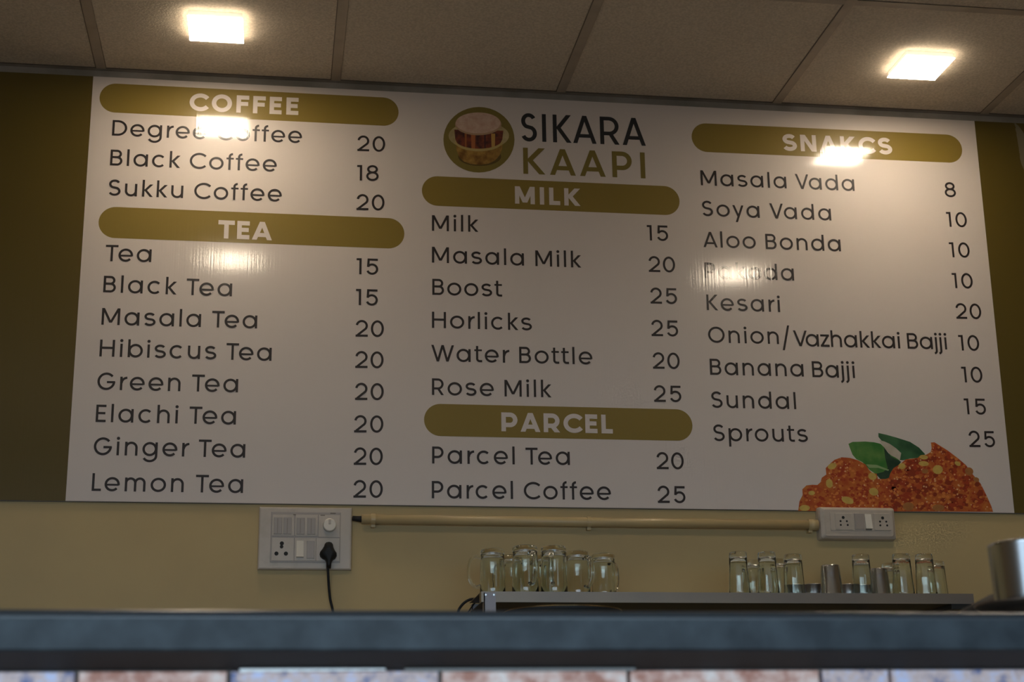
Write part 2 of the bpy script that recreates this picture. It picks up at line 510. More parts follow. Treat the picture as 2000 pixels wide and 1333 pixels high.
        g.line([(W - h, x / 2 - .06)] + arc(W / 2, x / 2, rx, r, 3, 318, 36))
    elif c == 'f':
        sx = W * .44; R = .17
        g.line([(sx, 0), (sx, ASC - R - h)] + arc(sx + R, ASC - R - h + .02, R, R, 180, 85, 8)[1:]); g.line([(0, x - h * .85), (W, x - h * .85)], w=w * .85)
    elif c == 't':
        sx = W * .36; R = .15
        g.line([(sx, .99), (sx, R + h)] + arc(sx + R, R + h, R, R, 180, 270, 8)[1:] + [(W, h)]); g.line([(0, x - h * .85), (W * .98, x - h * .85)], w=w * .85)
    elif c in 'nhmru':
        A = ASC if c == 'h' else x
        if c == 'u':
            R = (W - w) / 2
            g.line([(h, x), (h, R + h)] + arc(W / 2, R + h - ov, R, R, 180, 360, 20)[1:-1] + [(W - h, x)]); g.line([(W - h, 0), (W - h, x)])
        elif c == 'r':
            g.line([(h, 0), (h, x)]); R = W - h
            g.line(arc(W + .02, x - h - .30, W - h + .0, .31, 180, 92, 12))
        else:
            g.line([(h, 0), (h, A)])
            k = 2 if c == 'm' else 1
            R = (W - w) / (2 * k)
            for q in range(k):
                cx = h + R + 2 * R * q
                g.line(arc(cx, x - R - h + ov, R, R, 180, 0, 20) + [(cx + R, 0)])
    elif c == 'y':
        k = h * 1.1
        g.diag(W / 2 + .01, 0.04, k, x); 
        xs = W / 2 - (W / 2 - k) * (.33 / x)
        g.diag(xs, DSC, W - k, x)
    elif c == 'z': g.line([(0, x - h), (W, x - h)]); g.line([(0, h), (W, h)]); g.diag(w * .6, w * .6, W - w * .6, x - w * .6)
    elif c == '/': g.diag(h, -.38, W - h, 1.20)
    elif c == '1': g.line([(W - h, 0), (W - h, H)]); g.line([(0, H - h), (W - w * .6, H - h)], w=w * .95)
    elif c == '2':
        r = W / 2 - h; cy = H - h - r * .96
        g.line(arc(W / 2, cy + ov, r, r, 172, -38, 20) + [(w * .85, w * .75)]); g.line([(0, h), (W, h)])
    elif c == '5':
        r = W / 2 - h + .0; ry = .335 - h + .02
        g.line([(W * .95, H - h), (W * .22, H - h)]); g.line([(W * .20, H), (W * .155, .47)])
        g.line([(W * .15, .50)] + arc(W / 2 - .01, ry + h - ov, r, ry, 128, -158, 26))
    elif c == '8':
        ru = (H - w) * .235; rl = (H - w) * .265 + ov
        g.line(arc(W / 2, H - h - ru + ov, (W / 2 - h) * .84, ru + .0, 0, 360, 28)[:-1], True)
        g.line(arc(W / 2, h + rl - ov, W / 2 - h, rl, 0, 360, 30)[:-1], True)
    return g

LIFT = [0.0]
def lettering(text, x0, z0, x1, z1, cap, m, parent, org, w=.112, bold=False, gaps=None, widths=None):
    """set text so that its ink runs from (x0,z0) to (x1,z1) on the board, tracking solved to fit"""
    L = math.hypot(x1 - x0, z1 - z0) / cap
    gl = []; pos = 0; gapsn = 0; prev = None; wn = 0
    for i, c in enumerate(text):
        if c == ' ':
            pos += .34; gapsn += 1; prev = ' '; wn += 1; continue
        g = glyph(c, w, bold, widths[i] if widths else None)
        sb = SB.get(c, [.06, .06])
        if bold: sb = [sb[0] * .55, sb[1] * .55]
        kern = 0
        if prev in ('T', 'V') and c in 'eao': kern = -.12
        if prev is not None: pos += sb[0] + kern; gapsn += 1
        gl.append((g, pos, gapsn, wn)); pos += g.W + sb[1]; prev = c
        last = pos - sb[1]
    track = (L - last) / max(1, gl[-1][2]) if len(gl) > 1 else 0
    sx = 1.0 if len(gl) > 1 else 1.0
    ang = math.atan2(z1 - z0, x1 - x0); ca, sa = math.cos(ang), math.sin(ang)
    k = 0; out = []; b = None; word = None
    for g, p, n, wd in gl:
        if wd != word:
            if b: out.append(b.build('lettering', m, parent))
            b = MB(); word = wd
        for quads in g.q:
            k += 1
            y = -.0006 - .000004 * (k % 60)
            for q in quads:
                pts = []
                for v in q:
                    X = (p + track * n + v.x) * cap; Z = v.y * cap
                    pts.append((x0 - org[0] + X * ca, y, z0 - org[2] + Z + X * sa))
                a = (pts[1][0] - pts[0][0]) * (pts[2][2] - pts[0][2]) - (pts[1][2] - pts[0][2]) * (pts[2][0] - pts[0][0])
                b.face(pts if a > 0 else pts[::-1])
    return b.build('lettering', m, parent)

# homography photo -> board plane (board surface is y = 0); used once to read positions off the photograph
RM = ((0.98911, -0.02781, -0.14455), (-0.1466, -0.27481, -0.95026), (-0.0133, 0.9611, -0.27589))
CP = (1.0098, -3.8269, 0.9434)
def bp(px, py, Y=0.0):
    v = ((px - 1000) / 3080.7, -(py - 666.5) / 3080.7, -1.0)
    d = [sum(RM[i][k] * v[k] for k in range(3)) for i in range(3)]
    t = (Y - CP[1]) / d[1]
    return CP[0] + t * d[0], CP[2] + t * d[2]

# ------------------------------------------------------------------ menu board
ORG = (1.70, 0.0, 1.63)
board = empty('menu_board', ORG, 'long glossy white and olive menu board under the ceiling listing drinks and snacks with prices', 'menu board')
WL, WR, ZT, ZB = 0.512, 2.9063, 2.7322, 1.6273
def plate(name, x0, x1, z0, z1, m, y=-.0, th=.005, parent=board):
    b = MB(); b.box(x0 - ORG[0], x1 - ORG[0], y, y + th, z0 - ORG[2], z1 - ORG[2])
    return b.build(name, m, parent)
plate('white_panel', WL, WR, ZB, ZT, M['white'])['label'] = 'white middle panel of the board'
plate('side_panel', XL + .02, WL, ZB, ZT, M['oliveside'])['label'] = 'plain olive panel at the left end'
rp = plate('side_panel', WR, XR - .3, ZB, ZT, M['oliveside']); rp['label'] = 'olive panel at the right end'
plate('board_shadow_line', XL + .02, XR - .3, ZB - .0022, ZB - .0003, M['edge'], y=.0)  # dark strip painting the shadow along the board's lower edge

def flat(name, pts, m, parent=board, y=-.0003, xz=True):
    """flat printed shape; pts are board (x, z)"""
    b = MB()
    P = [(x - ORG[0], y, z - ORG[2]) for x, z in pts]
    a = sum(P[i][0] * P[(i + 1) % len(P)][2] - P[(i + 1) % len(P)][0] * P[i][2] for i in range(len(P)))
    b.face(P if a > 0 else P[::-1])
    return b.build(name, m, parent)
def pill(L, TL, BL, R, TR, BR, label):
    xl = bp(*L)[0]; xr = bp(*R)[0]
    zl = (bp(*TL)[1], bp(*BL)[1]); zr = (bp(*TR)[1], bp(*BR)[1])
    xa, xb = bp(*TL)[0], bp(*TR)[0]
    pts = []
    zt, zb = (zl[0] + zr[0]) / 2, (zl[1] + zr[1]) / 2
    sl = ((zr[0] - zl[0]) + (zr[1] - zl[1])) / 2 / (xb - xa)
    r = (zt - zb) / 2; zc = (zt + zb) / 2; xm = (xa + xb) / 2
    for a in range(90, 271, 9):
        x = xl + r + r * math.cos(math.radians(a)); pts.append((x, zc + (x - xm) * sl + r * math.sin(math.radians(a))))
    for a in range(-90, 91, 9):
        x = xr - r + r * math.cos(math.radians(a)); pts.append((x, zc + (x - xm) * sl + r * math.sin(math.radians(a))))
    o = flat('heading_bar', pts, M['olive']); o['label'] = label
    return o
P1 = pill((194.4, 191.3), (225, 163.4), (220, 219.9), (778.5, 219), (748.2, 190.4), (749.9, 246), 'olive heading bar reading COFFEE')
P2 = pill((192.5, 434.4), (225, 404.9), (223.4, 465), (789.8, 456.9), (758, 426), (761.2, 486.1), 'olive heading bar reading TEA')
P3 = pill((824, 373.4), (852, 344.6), (852, 402.2), (1327.2, 393), (1300, 363.6), (1298.6, 420.4), 'olive heading bar reading MILK')
P4 = pill((828.2, 820.5), (856.2, 789.4), (856.2, 852.4), (1352.4, 830.8), (1325.2, 800), (1325.2, 861.6), 'olive heading bar reading PARCEL')
P5 = pill((1350.9, 269.5), (1379.6, 241.5), (1378, 296.9), (1878.9, 290.3), (1849.9, 262.9), (1849.9, 318), 'olive heading bar reading SNAKCS')
CAP = .0432
def T(text, a, b, cap=CAP, m='ink', parent=board, **k):
    x0, z0 = bp(*a); x1, z1 = bp(*b)
    return lettering(text, x0, z0, x1, z1, cap, M[m], parent, ORG, **k)
for t, a, b, p in (('COFFEE', (369.6, 216.2), (582.5, 225.1), P1), ('TEA', (425.5, 465.6), (531.1, 469.9), P2), ('MILK', (1006, 398), (1134.3, 402.8), P3),
                   ('PARCEL', (979.4, 842.9), (1197, 847.5), P4), ('SNAKCS', (1528.8, 294.3), (1743.3, 302.2), P5)):
    T(t, a, b, cap=.0487, m='white', parent=p, w=.235, bold=True)
ITEMS = [('Degree Coffee', 218.5, 265.1, 589.6, 280.1), ('20', 697.9, 295.3, 752.1, 297), ('Black Coffee', 214.6, 323.3, 540.2, 336), ('18', 697.2, 352.9, 739.5, 353.8),
         ('Sukku Coffee', 211, 382.1, 550, 394.5), ('20', 696.2, 410.7, 750.8, 411.6), ('Tea', 205.2, 510.6, 295.3, 512.6), ('15', 696, 536, 738.9, 537.3),
         ('Black Tea', 201.3, 571.4, 452.9, 579.5), ('15', 695, 596.4, 738.2, 597.7), ('Masala Tea', 197.8, 634.8, 502, 642.2), ('20', 694.4, 658.2, 749.6, 658.8),
         ('Hibiscus Tea', 193.9, 696.8, 530.2, 705.6), ('20', 693.7, 719.3, 749, 719.9), ('Green Tea', 189.3, 761.8, 464.7, 767), ('20', 693.3, 781.8, 749.3, 782.1),
         ('Elachi Tea', 186.5, 824.8, 460.5, 830), ('20', 691.5, 845.4, 748.6, 845.6), ('Ginger Tea', 182.3, 889.2, 478.7, 894.8), ('20', 690.8, 908.8, 747.5, 909),
         ('Lemon Tea', 178.8, 959.6, 474.5, 963.8), ('20', 690.1, 972.9, 747.5, 973),
         ('Milk', 843.6, 451.3, 934.6, 453.5), ('15', 1264.2, 470, 1305.6, 471.2), ('Masala Milk', 843.6, 513.4, 1135.4, 523.2), ('20', 1267.3, 531.6, 1319, 532.6),
         ('Boost', 844.2, 576.4, 980.8, 580), ('25', 1270.6, 593.5, 1323, 594.4), ('Horlicks', 843.6, 641, 1039, 646), ('25', 1272.6, 656.9, 1325.2, 657.8),
         ('Water Bottle', 842.2, 706.2, 1157.2, 712.6), ('20', 1275.4, 720.8, 1328, 721.3), ('Rose Milk', 843.6, 772, 1077.4, 776.8), ('25', 1277.6, 785.5, 1331.4, 786),
         ('Parcel Tea', 843.9, 906, 1113.2, 909), ('20', 1282.9, 917, 1336, 917.3), ('Parcel Coffee', 843.3, 973.9, 1193.5, 977.4), ('25', 1284.9, 983, 1339.5, 983.3),
         ('Masala Vada', 1369, 362.2, 1669.3, 373.5), ('8', 1845.9, 385, 1868.7, 385.6), ('Soya Vada', 1371.4, 422, 1623.8, 431.2), ('10', 1849.9, 443.3, 1889.5, 444.4),
         ('Aloo Bonda', 1374, 483, 1642.6, 491.6), ('10', 1855.5, 502.9, 1895, 503.8), ('Pakoda', 1377.3, 543.4, 1551.2, 548.7), ('10', 1861, 563.3, 1901, 564.2),
         ('Kesari', 1380.6, 606.2, 1523.8, 610.2), ('20', 1868, 623.2, 1917.6, 623.9), ('Onion/', 1383.6, 669.6, 1543.5, 673.2), ('Vazhakkai Bajji', 1550.2, 676.6, 1849.9, 683.3),
         ('10', 1873.7, 685.2, 1913.6, 685.9), ('Banana', 1387.2, 732.6, 1570, 736.2), ('Bajji', 1586.9, 737.2, 1670, 739.2), ('10', 1879.6, 747.5, 1919.9, 748),
         ('Sundal', 1389.5, 797, 1555.2, 799.9), ('15', 1884.6, 809.8, 1926.8, 810.5), ('Sprouts', 1393.5, 862, 1578.3, 864), ('25', 1893.5, 873.9, 1944.6, 874.1)]
for t, xa, ya, xb, yb in ITEMS:
    T(t, (xa, ya), (xb, yb), w=.134)
T('SIKARA', (1017.5, 275.6), (1261.6, 285.2), cap=.080, m='navyink', w=.135, widths=[.54, .135, .64, .80, .66, .80])
T('KAAPI', (1022.2, 339.8), (1260.8, 348.9), cap=.0745, m='oliveink', w=.172, widths=[.80, .94, .94, .72, .172])

# round emblem: brass tumbler of coffee in its saucer bowl on an olive disc
def pxpoly(pts): return [bp(*p) for p in pts]
def ell(cx, cy, rx, ry, a0=0, a1=360, n=40, rot=0):
    c, s = math.cos(math.radians(rot)), math.sin(math.radians(rot)); out = []
    for k in range(n):
        a = math.radians(a0 + (a1 - a0) * k / (n if a1 - a0 == 360 else n - 1))
        x, y = rx * math.cos(a), ry * math.sin(a)
        out.append((cx + x * c - y * s, cy + x * s + y * c))
    return out
def zp(pts, ox, oy, s): return [(ox + x / s, oy + y / s) for x, y in pts]
def printm(name, c, c2=None, sc_=60, lo=.35, hi=.65):
    m = vinyl(name, c)
    if c2:
        nt = m.node_tree; b_ = nt.nodes['Principled BSDF']
        n = nt.nodes.new('ShaderNodeTexNoise'); n.inputs['Scale'].default_value = sc_; n.inputs['Detail'].default_value = 6
        tc = nt.nodes.new('ShaderNodeTexCoord'); nt.links.new(tc.outputs['Object'], n.inputs['Vector'])
        r = nt.nodes.new('ShaderNodeValToRGB'); r.color_ramp.elements[0].position = lo; r.color_ramp.elements[1].position = hi
        r.color_ramp.elements[0].color = (*c, 1); r.color_ramp.elements[1].color = (*c2, 1)
        nt.links.new(n.outputs['Fac'], r.inputs['Fac']); nt.links.new(r.outputs['Color'], b_.inputs['Base Color'])
    return m
Z3 = (780, 180, 3.571)
emb = flat('emblem', pxpoly(zp(ell(555, 333, 248, 229), *Z3)), M['oliveink'], y=-.0003)
emb['label'] = 'round emblem with a brass tumbler of coffee in a bowl'
def em(name, pts, c, y, c2=None, **k):
    return flat(name, pxpoly(zp(pts, *Z3)), printm('print_' + name, c, c2, **k), emb, y=y)
em('bowl_shade', ell(560, 450, 150, 66), (.10, .065, .014), -.00036)
em('bowl_print', [(395, 355), (400, 410), (418, 455), (450, 485), (500, 503), (560, 508), (620, 500), (668, 478), (700, 440), (715, 400), (720, 350)], (.42, .24, .05), -.00042, (.16, .07, .012), sc_=45)
em('rim_print', ell(554, 305, 211, 98), (.50, .40, .20), -.00048, (.34, .26, .11), sc_=30)
em('tumbler_print', [(383, 262), (390, 330), (410, 372), (460, 395), (520, 404), (585, 404), (650, 392), (700, 368), (718, 330), (725, 270)], (.22, .045, .02), -.00054, (.05, .015, .014), sc_=55)
for i, (xa, xb) in enumerate(((455, 470), (500, 530), (590, 603), (640, 668))):
    em('tumbler_glint', [(xa, 290), (xb, 290), (xb - 2, 398 - i), (xa + 3, 396)], ((.32, .10, .03), (.40, .12, .04), (.05, .015, .02), (.50, .28, .07))[i], -.0006)
em('inner_rim_print', arc(554, 330, 165, 66, 172, 12)[::1] + arc(554, 340, 172, 74, 12, 172), (.46, .34, .12), -.00064)
em('foam_shade', ell(550, 226, 162, 76), (.42, .27, .16), -.00070)
em('foam_print', ell(549, 216, 156, 73), (.62, .44, .34), -.00076, (.52, .33, .24), sc_=70)

# printed snack picture at the lower right
Z4 = (1500, 820, 4.0)
blob = [(235, 715), (245, 640), (270, 590), (268, 545), (300, 515), (345, 510), (385, 512), (410, 490), (420, 455), (455, 430), (450, 380), (490, 340), (520, 315), (575, 295),
        (640, 300), (700, 318), (760, 350), (790, 395), (810, 415), (850, 425), (858, 465), (920, 465), (945, 455), (955, 420), (980, 380), (1030, 350), (1075, 312), (1130, 305),
        (1170, 300), (1190, 280), (1235, 275), (1270, 255), (1278, 225), (1272, 180), (1300, 178), (1400, 240), (1480, 300), (1545, 355), (1600, 430), (1660, 500), (1710, 600), (1745, 680), (1758, 722)]
M['halwa'] = printm('print_orange_sweet', (.42, .070, .017), (.54, .165, .030), sc_=42, lo=.38, hi=.66)
pic = flat('snack_picture', pxpoly(zp(blob, *Z4)), M['halwa'], y=-.0005); pic['label'] = 'printed picture of orange crumbly sweet with green leaves'
leafA = [(628, 190), (660, 175), (760, 172), (830, 178), (880, 190), (905, 215), (935, 260), (1000, 300), (1030, 320), (985, 380), (955, 440), (880, 452), (840, 425), (795, 395), (740, 335), (690, 310), (660, 275), (640, 225)]
leafB = [(862, 105), (920, 118), (1000, 140), (1110, 175), (1180, 220), (1228, 272), (1180, 300), (1110, 305), (1060, 318), (1030, 318), (1035, 280), (1000, 225), (940, 190), (890, 170), (862, 135)]
flat('leaf_print', pxpoly(zp(leafA, *Z4)), printm('print_leaf_light', (.035, .17, .03), (.12, .25, .06), sc_=22), pic, y=-.00035)
flat('leaf_print', pxpoly(zp(leafB, *Z4)), printm('print_leaf_dark', (.018, .075, .03), (.05, .15, .06), sc_=22), pic, y=-.00038)
flat('leaf_underside', pxpoly(zp([(868, 160), (910, 172), (950, 190), (1000, 225), (1040, 262), (1030, 318), (1000, 300), (960, 280), (920, 235), (890, 195)], *Z4)), printm('print_leaf_pale', (.42, .36, .27), (.52, .47, .38), sc_=30), pic, y=-.00042)
flat('leaf_shadow', pxpoly(zp([(905, 215), (960, 290), (1040, 330), (1000, 385), (965, 460), (880, 468), (840, 425), (900, 410), (935, 380), (915, 300)], *Z4)), printm('print_leaf_shadow', (.012, .04, .02), (.03, .07, .04), sc_=30), pic, y=-.00044)
flat('leaf_vein', pxpoly(zp([(765, 350), (850, 355), (945, 392), (940, 402), (860, 378), (790, 378)], *Z4)), printm('print_leaf_vein', (.25, .36, .16)), pic, y=-.00046)
def inside(p, poly):
    r = False; j = len(poly) - 1
    for i in range(len(poly)):
        if (poly[i][1] > p[1]) != (poly[j][1] > p[1]) and p[0] < (poly[j][0] - poly[i][0]) * (p[1] - poly[i][1]) / (poly[j][1] - poly[i][1]) + poly[i][0]:
            r = not r
        j = i
    return r
rnd = random.Random(3)
def crumbs(n, rr, m, y, name, right=None):
    b = MB(); c = 0; k = 0
    while c < n:
        p = (rnd.uniform(235, 1758), rnd.uniform(178, 722))
        if not inside(p, blob): continue
        if right and p[0] < right: continue
        r = rnd.uniform(*rr)
        q = [(p[0] + r * rnd.uniform(.7, 1.25) * math.cos(a * PI / 3.5), p[1] + r * .85 * rnd.uniform(.7, 1.25) * math.sin(a * PI / 3.5)) for a in range(7)]
        if not all(inside(v, blob) for v in q): continue
        P = [(x - ORG[0], y - .000004 * (k % 20), z - ORG[2]) for x, z in pxpoly(zp(q, *Z4))]
        b.face(P[::-1]); c += 1; k += 1
    o = b.build(name, m, pic); o['kind'] = 'stuff'
crumbs(330, (7, 20), printm('print_crumb_red', (.36, .045, .014)), -.00072, 'dark_crumb_print')
crumbs(110, (14, 30), printm('print_crumb_deep', (.26, .035, .012)), -.00060, 'deep_crumb_print', right=900)
crumbs(260, (5, 15), printm('print_crumb_orange', (.64, .20, .045)), -.00084, 'light_crumb_print')
crumbs(150, (3, 8), printm('print_crumb_pale', (.72, .42, .22)), -.00096, 'glint_print')
for (x, y, rx, ry, ro) in ((620, 632, 50, 27, 20), (478, 500, 27, 36, -10), (825, 565, 38, 30, 20), (1325, 392, 40, 36, 0), (1045, 365, 28, 24, 0), (1215, 345, 40, 20, 5), (1215, 295, 34, 18, 5),
                          (500, 365, 36, 24, -20), (1570, 405, 34, 30, 30), (285, 692, 42, 24, 0), (815, 445, 34, 28, 20), (1095, 680, 44, 34, 0), (1330, 690, 48, 26, 0), (1625, 470, 24, 18, 20), (340, 575, 26, 18, 0), (1480, 345, 26, 16, 30), (1225, 405, 26, 18, 0)):
    col = (.62, .42, .10) if (x < 1000 or y < 400) else (.42, .17, .05)
    flat('pearl_print', pxpoly(zp(ell(x, y, rx, ry, n=14, rot=ro), *Z4)), M.setdefault('pearl%s' % (col[0]), printm('print_pearl_%d' % int(col[0] * 100), col, tuple(v * .8 for v in col), sc_=60)), pic, y=-.00125)
# pale feathery print at the right end
pb = MB()
M['plume'] = printm('print_plume', (.20, .165, .10))
for i in range(6):
    a0 = (1981 + i * 2.2, 240 + i * 11); a1 = (1996, 262 + i * 12); a2 = (2016 + i, 300 + i * 12)
    cl = [((1 - t) ** 2 * a0[0] + 2 * t * (1 - t) * a1[0] + t * t * a2[0], (1 - t) ** 2 * a0[1] + 2 * t * (1 - t) * a1[1] + t * t * a2[1]) for t in (0, .2, .4, .6, .8, 1)]
    wd = (.6, 2.6, 3.4, 3.2, 2.4, 1.0)
    q = pxpoly([(x + w_, y - w_) for (x, y), w_ in zip(cl, wd)] + [(x - w_, y + w_) for (x, y), w_ in reversed(list(zip(cl, wd)))])
    pb.face([(x - ORG[0], -.0004 - .00001 * i, z - ORG[2]) for x, z in q])
plume = pb.build('plume_print', M['plume'], rp); plume['kind'] = 'stuff'

# ------------------------------------------------------------------ switch plate on the left
def wallthing(px, py, name, label, cat, y=0.0):
    x, z = bp(px, py, y)
    return empty(name, (x, .0055, z), label, cat)
sp = wallthing(596, 1053, 'switch_board', 'square white switch board with regulator knob and black plug left of the conduit', 'switch board')
SX, SZ = .2235, .1515
k_ = SX / 1040.0; kz = SZ / 720.0
def lx(x): return (x - 670) * k_
def lz(z): return (482 - z) * kz
yf = -.0135
b = MB(); b.box(-SX / 2, SX / 2, yf, 0, -SZ / 2, SZ / 2, bev=.004); b.build('frame', M['plastic'], sp)
def mod(name, x0, x1, z0, z1, d0, d1, m, parent=sp, bev=.0008, label=None):
    b = MB(); b.box(lx(x0), lx(x1), yf - d1, yf - d0, lz(z1), lz(z0), bev=bev)
    o = b.build(name, m, parent)
    if label: o['label'] = label
    return o
mod('recess_frame', 285, 1062, 180, 762, -.001, .0010, M['plastic2'])
mod('module_plate', 300, 545, 212, 460, 0, .0022, M['plastic']); mod('module_plate', 555, 805, 212, 460, 0, .0022, M['plastic']); mod('module_plate', 815, 1055, 212, 470, 0, .0022, M['plastic'])
mod('module_plate', 300, 545, 480, 745, 0, .0022, M['plastic']); mod('module_plate', 555, 790, 480, 745, 0, .0022, M['plastic']); mod('module_plate', 795, 1055, 480, 745, 0, .0022, M['plastic'])
for x0, x1 in ((318, 410), (425, 515), (570, 660), (690, 780)):
    o = mod('rocker', x0, x1, 248, 440, .0022, .0046, M['plastic2'])
    b = MB(); b.box(lx(x0 + 40), lx(x0 + 44), yf - .0049, yf - .0045, lz(430), lz(260)); b.build('rocker_line', M['tdark'], o)
# one rocker switched on, tilted out at the bottom
b = MB()
x0, x1 = lx(575), lx(655)
A = [(x0, yf - .0022, lz(705)), (x1, yf - .0022, lz(705)), (x1, yf - .0022, lz(510)), (x0, yf - .0022, lz(510))]
B = [(x0, yf - .0085, lz(700)), (x1, yf - .0085, lz(700)), (x1, yf - .0034, lz(512)), (x0, yf - .0034, lz(512))]
b.loft([A, B], cap1=True); outward(b.build('rocker', M['plasticb'], sp))['label'] = 'bright rocker switched on'
mod('rocker', 690, 775, 515, 715, .0022, .0045, M['plastic2'])
def disc(cx, cz, r, y, m, name, parent, rx=None, n=14):
    b = MB(); rr = rx or r
    b.loft([[(cx + rr * math.cos(2 * PI * k / n), y + .0008, cz + r * math.sin(2 * PI * k / n)) for k in range(n)],
            [(cx + rr * math.cos(2 * PI * k / n), y, cz + r * math.sin(2 * PI * k / n)) for k in range(n)]], cap1=True)
    return outward(b.build(name, m, parent))
for x, z, r in ((412, 545, 23), (410, 583, 20), (355, 662, 23), (460, 662, 23)):
    disc(lx(x), lz(z), r * k_, yf - .0024, M['hole'], 'socket_hole', sp)
b = MB(); ringsk = []
for r, d in ((74, .0022), (76, .006), (74, .014), (70, .0165), (62, .0172)):
    ringsk.append([(lx(938) + r * k_ * math.cos(2 * PI * i / 24), yf - d, lz(335) + r * k_ * math.sin(2 * PI * i / 24)) for i in range(24)])
b.loft(ringsk, cap1=True, smooth=True); outward(b.build('regulator_knob', M['plasticb'], sp))
mod('knob_pointer', 925, 951, 272, 330, .0170, .0186, M['plastic'])
for x, z, w_, h_ in ((530, 208, 30, 10), (835, 212, 50, 9), (945, 186, 60, 10), (330, 180, 0, 0)):
    if w_: mod('grime_mark', x, x + w_, z, z + h_, .0008, .0026, M['tdark'], bev=0)

# plug and cable
px_, pz_ = bp(640, 1078)
plug = empty('plug', (px_, .0055, pz_), 'black three pin plug with thin black cable in the left switch board', 'plug')
def pl(x, z): return (lx(x) + sp.location.x - px_, lz(z) + sp.location.z - pz_)
outl = [(935, 528), (905, 534), (888, 552), (880, 580), (862, 612), (840, 640), (832, 668), (842, 700), (868, 722), (895, 735), (908, 765), (912, 830), (962, 830), (966, 765), (980, 738), (1008, 720), (1024, 690), (1022, 655), (1000, 625), (984, 588), (978, 555), (962, 535)]
c0 = (935, 650)
b = MB(); rings = []
for ins, d in ((1.0, .0158), (1.0, .024), (.93, .031), (.75, .036), (.40, .0385)):
    rings.append([((lambda q: (q[0], -d, q[1]))(pl(c0[0] + (x - c0[0]) * ins, c0[1] + (z - c0[1]) * (ins if z < 735 else ins * .3 + .7)))) for x, z in outl])
b.loft(rings, cap0=True, cap1=True, smooth=True); outward(b.build('plug_body', M['black'], plug))
cpts = []
for (x, y, dy) in ((640, 1103, -.026), (641, 1120, -.028), (642.5, 1145, -.022), (645, 1170, -.016), (650, 1192, -.014), (655, 1225, -.013), (660, 1290, -.013), (668, 1380, -.02)):
    X, Z = bp(x, y, dy); cpts.append((X - px_, dy, Z - pz_))
b = MB(); b.tube(catmull(cpts, 6), .0031, 8); b.build('cable', M['black'], plug)

# ------------------------------------------------------------------ conduit
cx0, cz0 = bp(706, 1014.5, -.012); cx1, cz1 = bp(1588, 1026, -.012)
con = empty('conduit', (cx0, -.010, cz0), 'cream painted round conduit pipe running along the wall under the menu board', 'pipe')
b = MB(); b.tube([(0, 0, 0), (cx1 - cx0, 0, cz1 - cz0)], .0118, 20, True); b.build('pipe', M['pipe'], con)
disc(0.0, 0.0, .001, 0, M['hole'], 'pipe_bore', con)
for px in (728, 1141, 1582):
    f_ = (px - 706) / (1588 - 706); x = (cx1 - cx0) * f_; z = (cz1 - cz0) * f_
    b = MB()
    sr = []
    for a, r_ in ((-.005, .0118), (-.005, .0138), (.005, .0138), (.005, .0118)):
        sr.append([(x + a, r_ * math.cos(2 * PI * i / 20), z + r_ * math.sin(2 * PI * i / 20)) for i in range(20)])
    b.loft(sr, smooth=False)
    b.box(x - .005, x + .005, -.002, .0155, z - .0195, z - .011)
    outward(b.build('pipe_clip', M['pipe'], con))
b = MB(); b.tube([(cx1 - cx0 - .012, 0, cz1 - cz0), (cx1 - cx0 + .012, 0, cz1 - cz0)], .0142, 20); b.build('end_coupler', M['pipe'], con)
b = MB(); b.tube([(-.021, .004, .003), (-.01, .001, .001), (.004, 0, 0)], [.006, .007, .0085], 10); b.build('cable_stub', M['hole'], con)

# ------------------------------------------------------------------ surface socket box on the right
bx, bz = bp(1676, 1022.5, -.02)
SBW, SBH, SBD = .205, .085, .030
sb = empty('socket_box', (bx, .0055, bz), 'surface mounted white socket box at the right end of the conduit', 'socket box')
b = MB(); rings = []
for d, ix, iz in ((0, 0, 0), (SBD * .55, .001, .001), (SBD * .8, .004, .003), (SBD, .012, .009)):
    w2, h2 = SBW / 2 - ix, SBH / 2 - iz
    r = .006; ring = []
    for (sx, sz, a0) in ((1, -1, -90), (1, 1, 0), (-1, 1, 90), (-1, -1, 180)):
        for a in (0, 30, 60, 90):
            t_ = math.radians(a0 + a); ring.append((sx * (w2 - r) + r * math.cos(t_), -d, sz * (h2 - r) + r * math.sin(t_)))
    rings.append(ring)
b.loft(rings, cap1=True); outward(b.build('box_body', M['plastic'], sb))
def zx(x): return (x - 697) / 617.0 * SBW
def zz(z): return (808 - z) / 272.0 * SBH
def m2(name, x0, x1, z0, z1, d0, d1, m, bev=.0006, parent=sb):
    b = MB(); b.box(zx(x0), zx(x1), -SBD - d1, -SBD - d0, zz(z1), zz(z0), bev=bev); return b.build(name, m, parent)
m2('module_frame', 470, 945, 728, 872, -.001, .0012, M['plastic'])
for xa, xb, hx in ((508, 645, 573), (818, 950, 888)):
    s_ = m2('socket', xa, xb, 732, 868, .001, .0026, M['plastic'])
    for x, z, r in ((hx, 767, 12), (hx - 23, 797, 8), (hx + 27, 797, 8), (hx - 23, 828, 8), (hx + 32, 828, 8)):
        disc(zx(x), zz(z), r * SBW / 617, -SBD - .0028, M['hole'], 'socket_hole', s_)
m2('rocker', 662, 738, 733, 862, .001, .0034, M['plastic2'])
b = MB(); x0, x1 = zx(745), zx(797)
b.loft([[(x0, -SBD - .001, zz(860)), (x1, -SBD - .001, zz(860)), (x1, -SBD - .001, zz(736)), (x0, -SBD - .001, zz(736))],
        [(x0, -SBD - .0085, zz(857)), (x1, -SBD - .0085, zz(857)), (x1, -SBD - .003, zz(737)), (x0, -SBD - .003, zz(737))]], cap1=True)
outward(b.build('rocker', M['plasticb'], sb))['label'] = 'bright rocker switched on'
m2('rocker_shadow', 748, 797, 858, 868, .001, .0016, M['tdark'], bev=0)
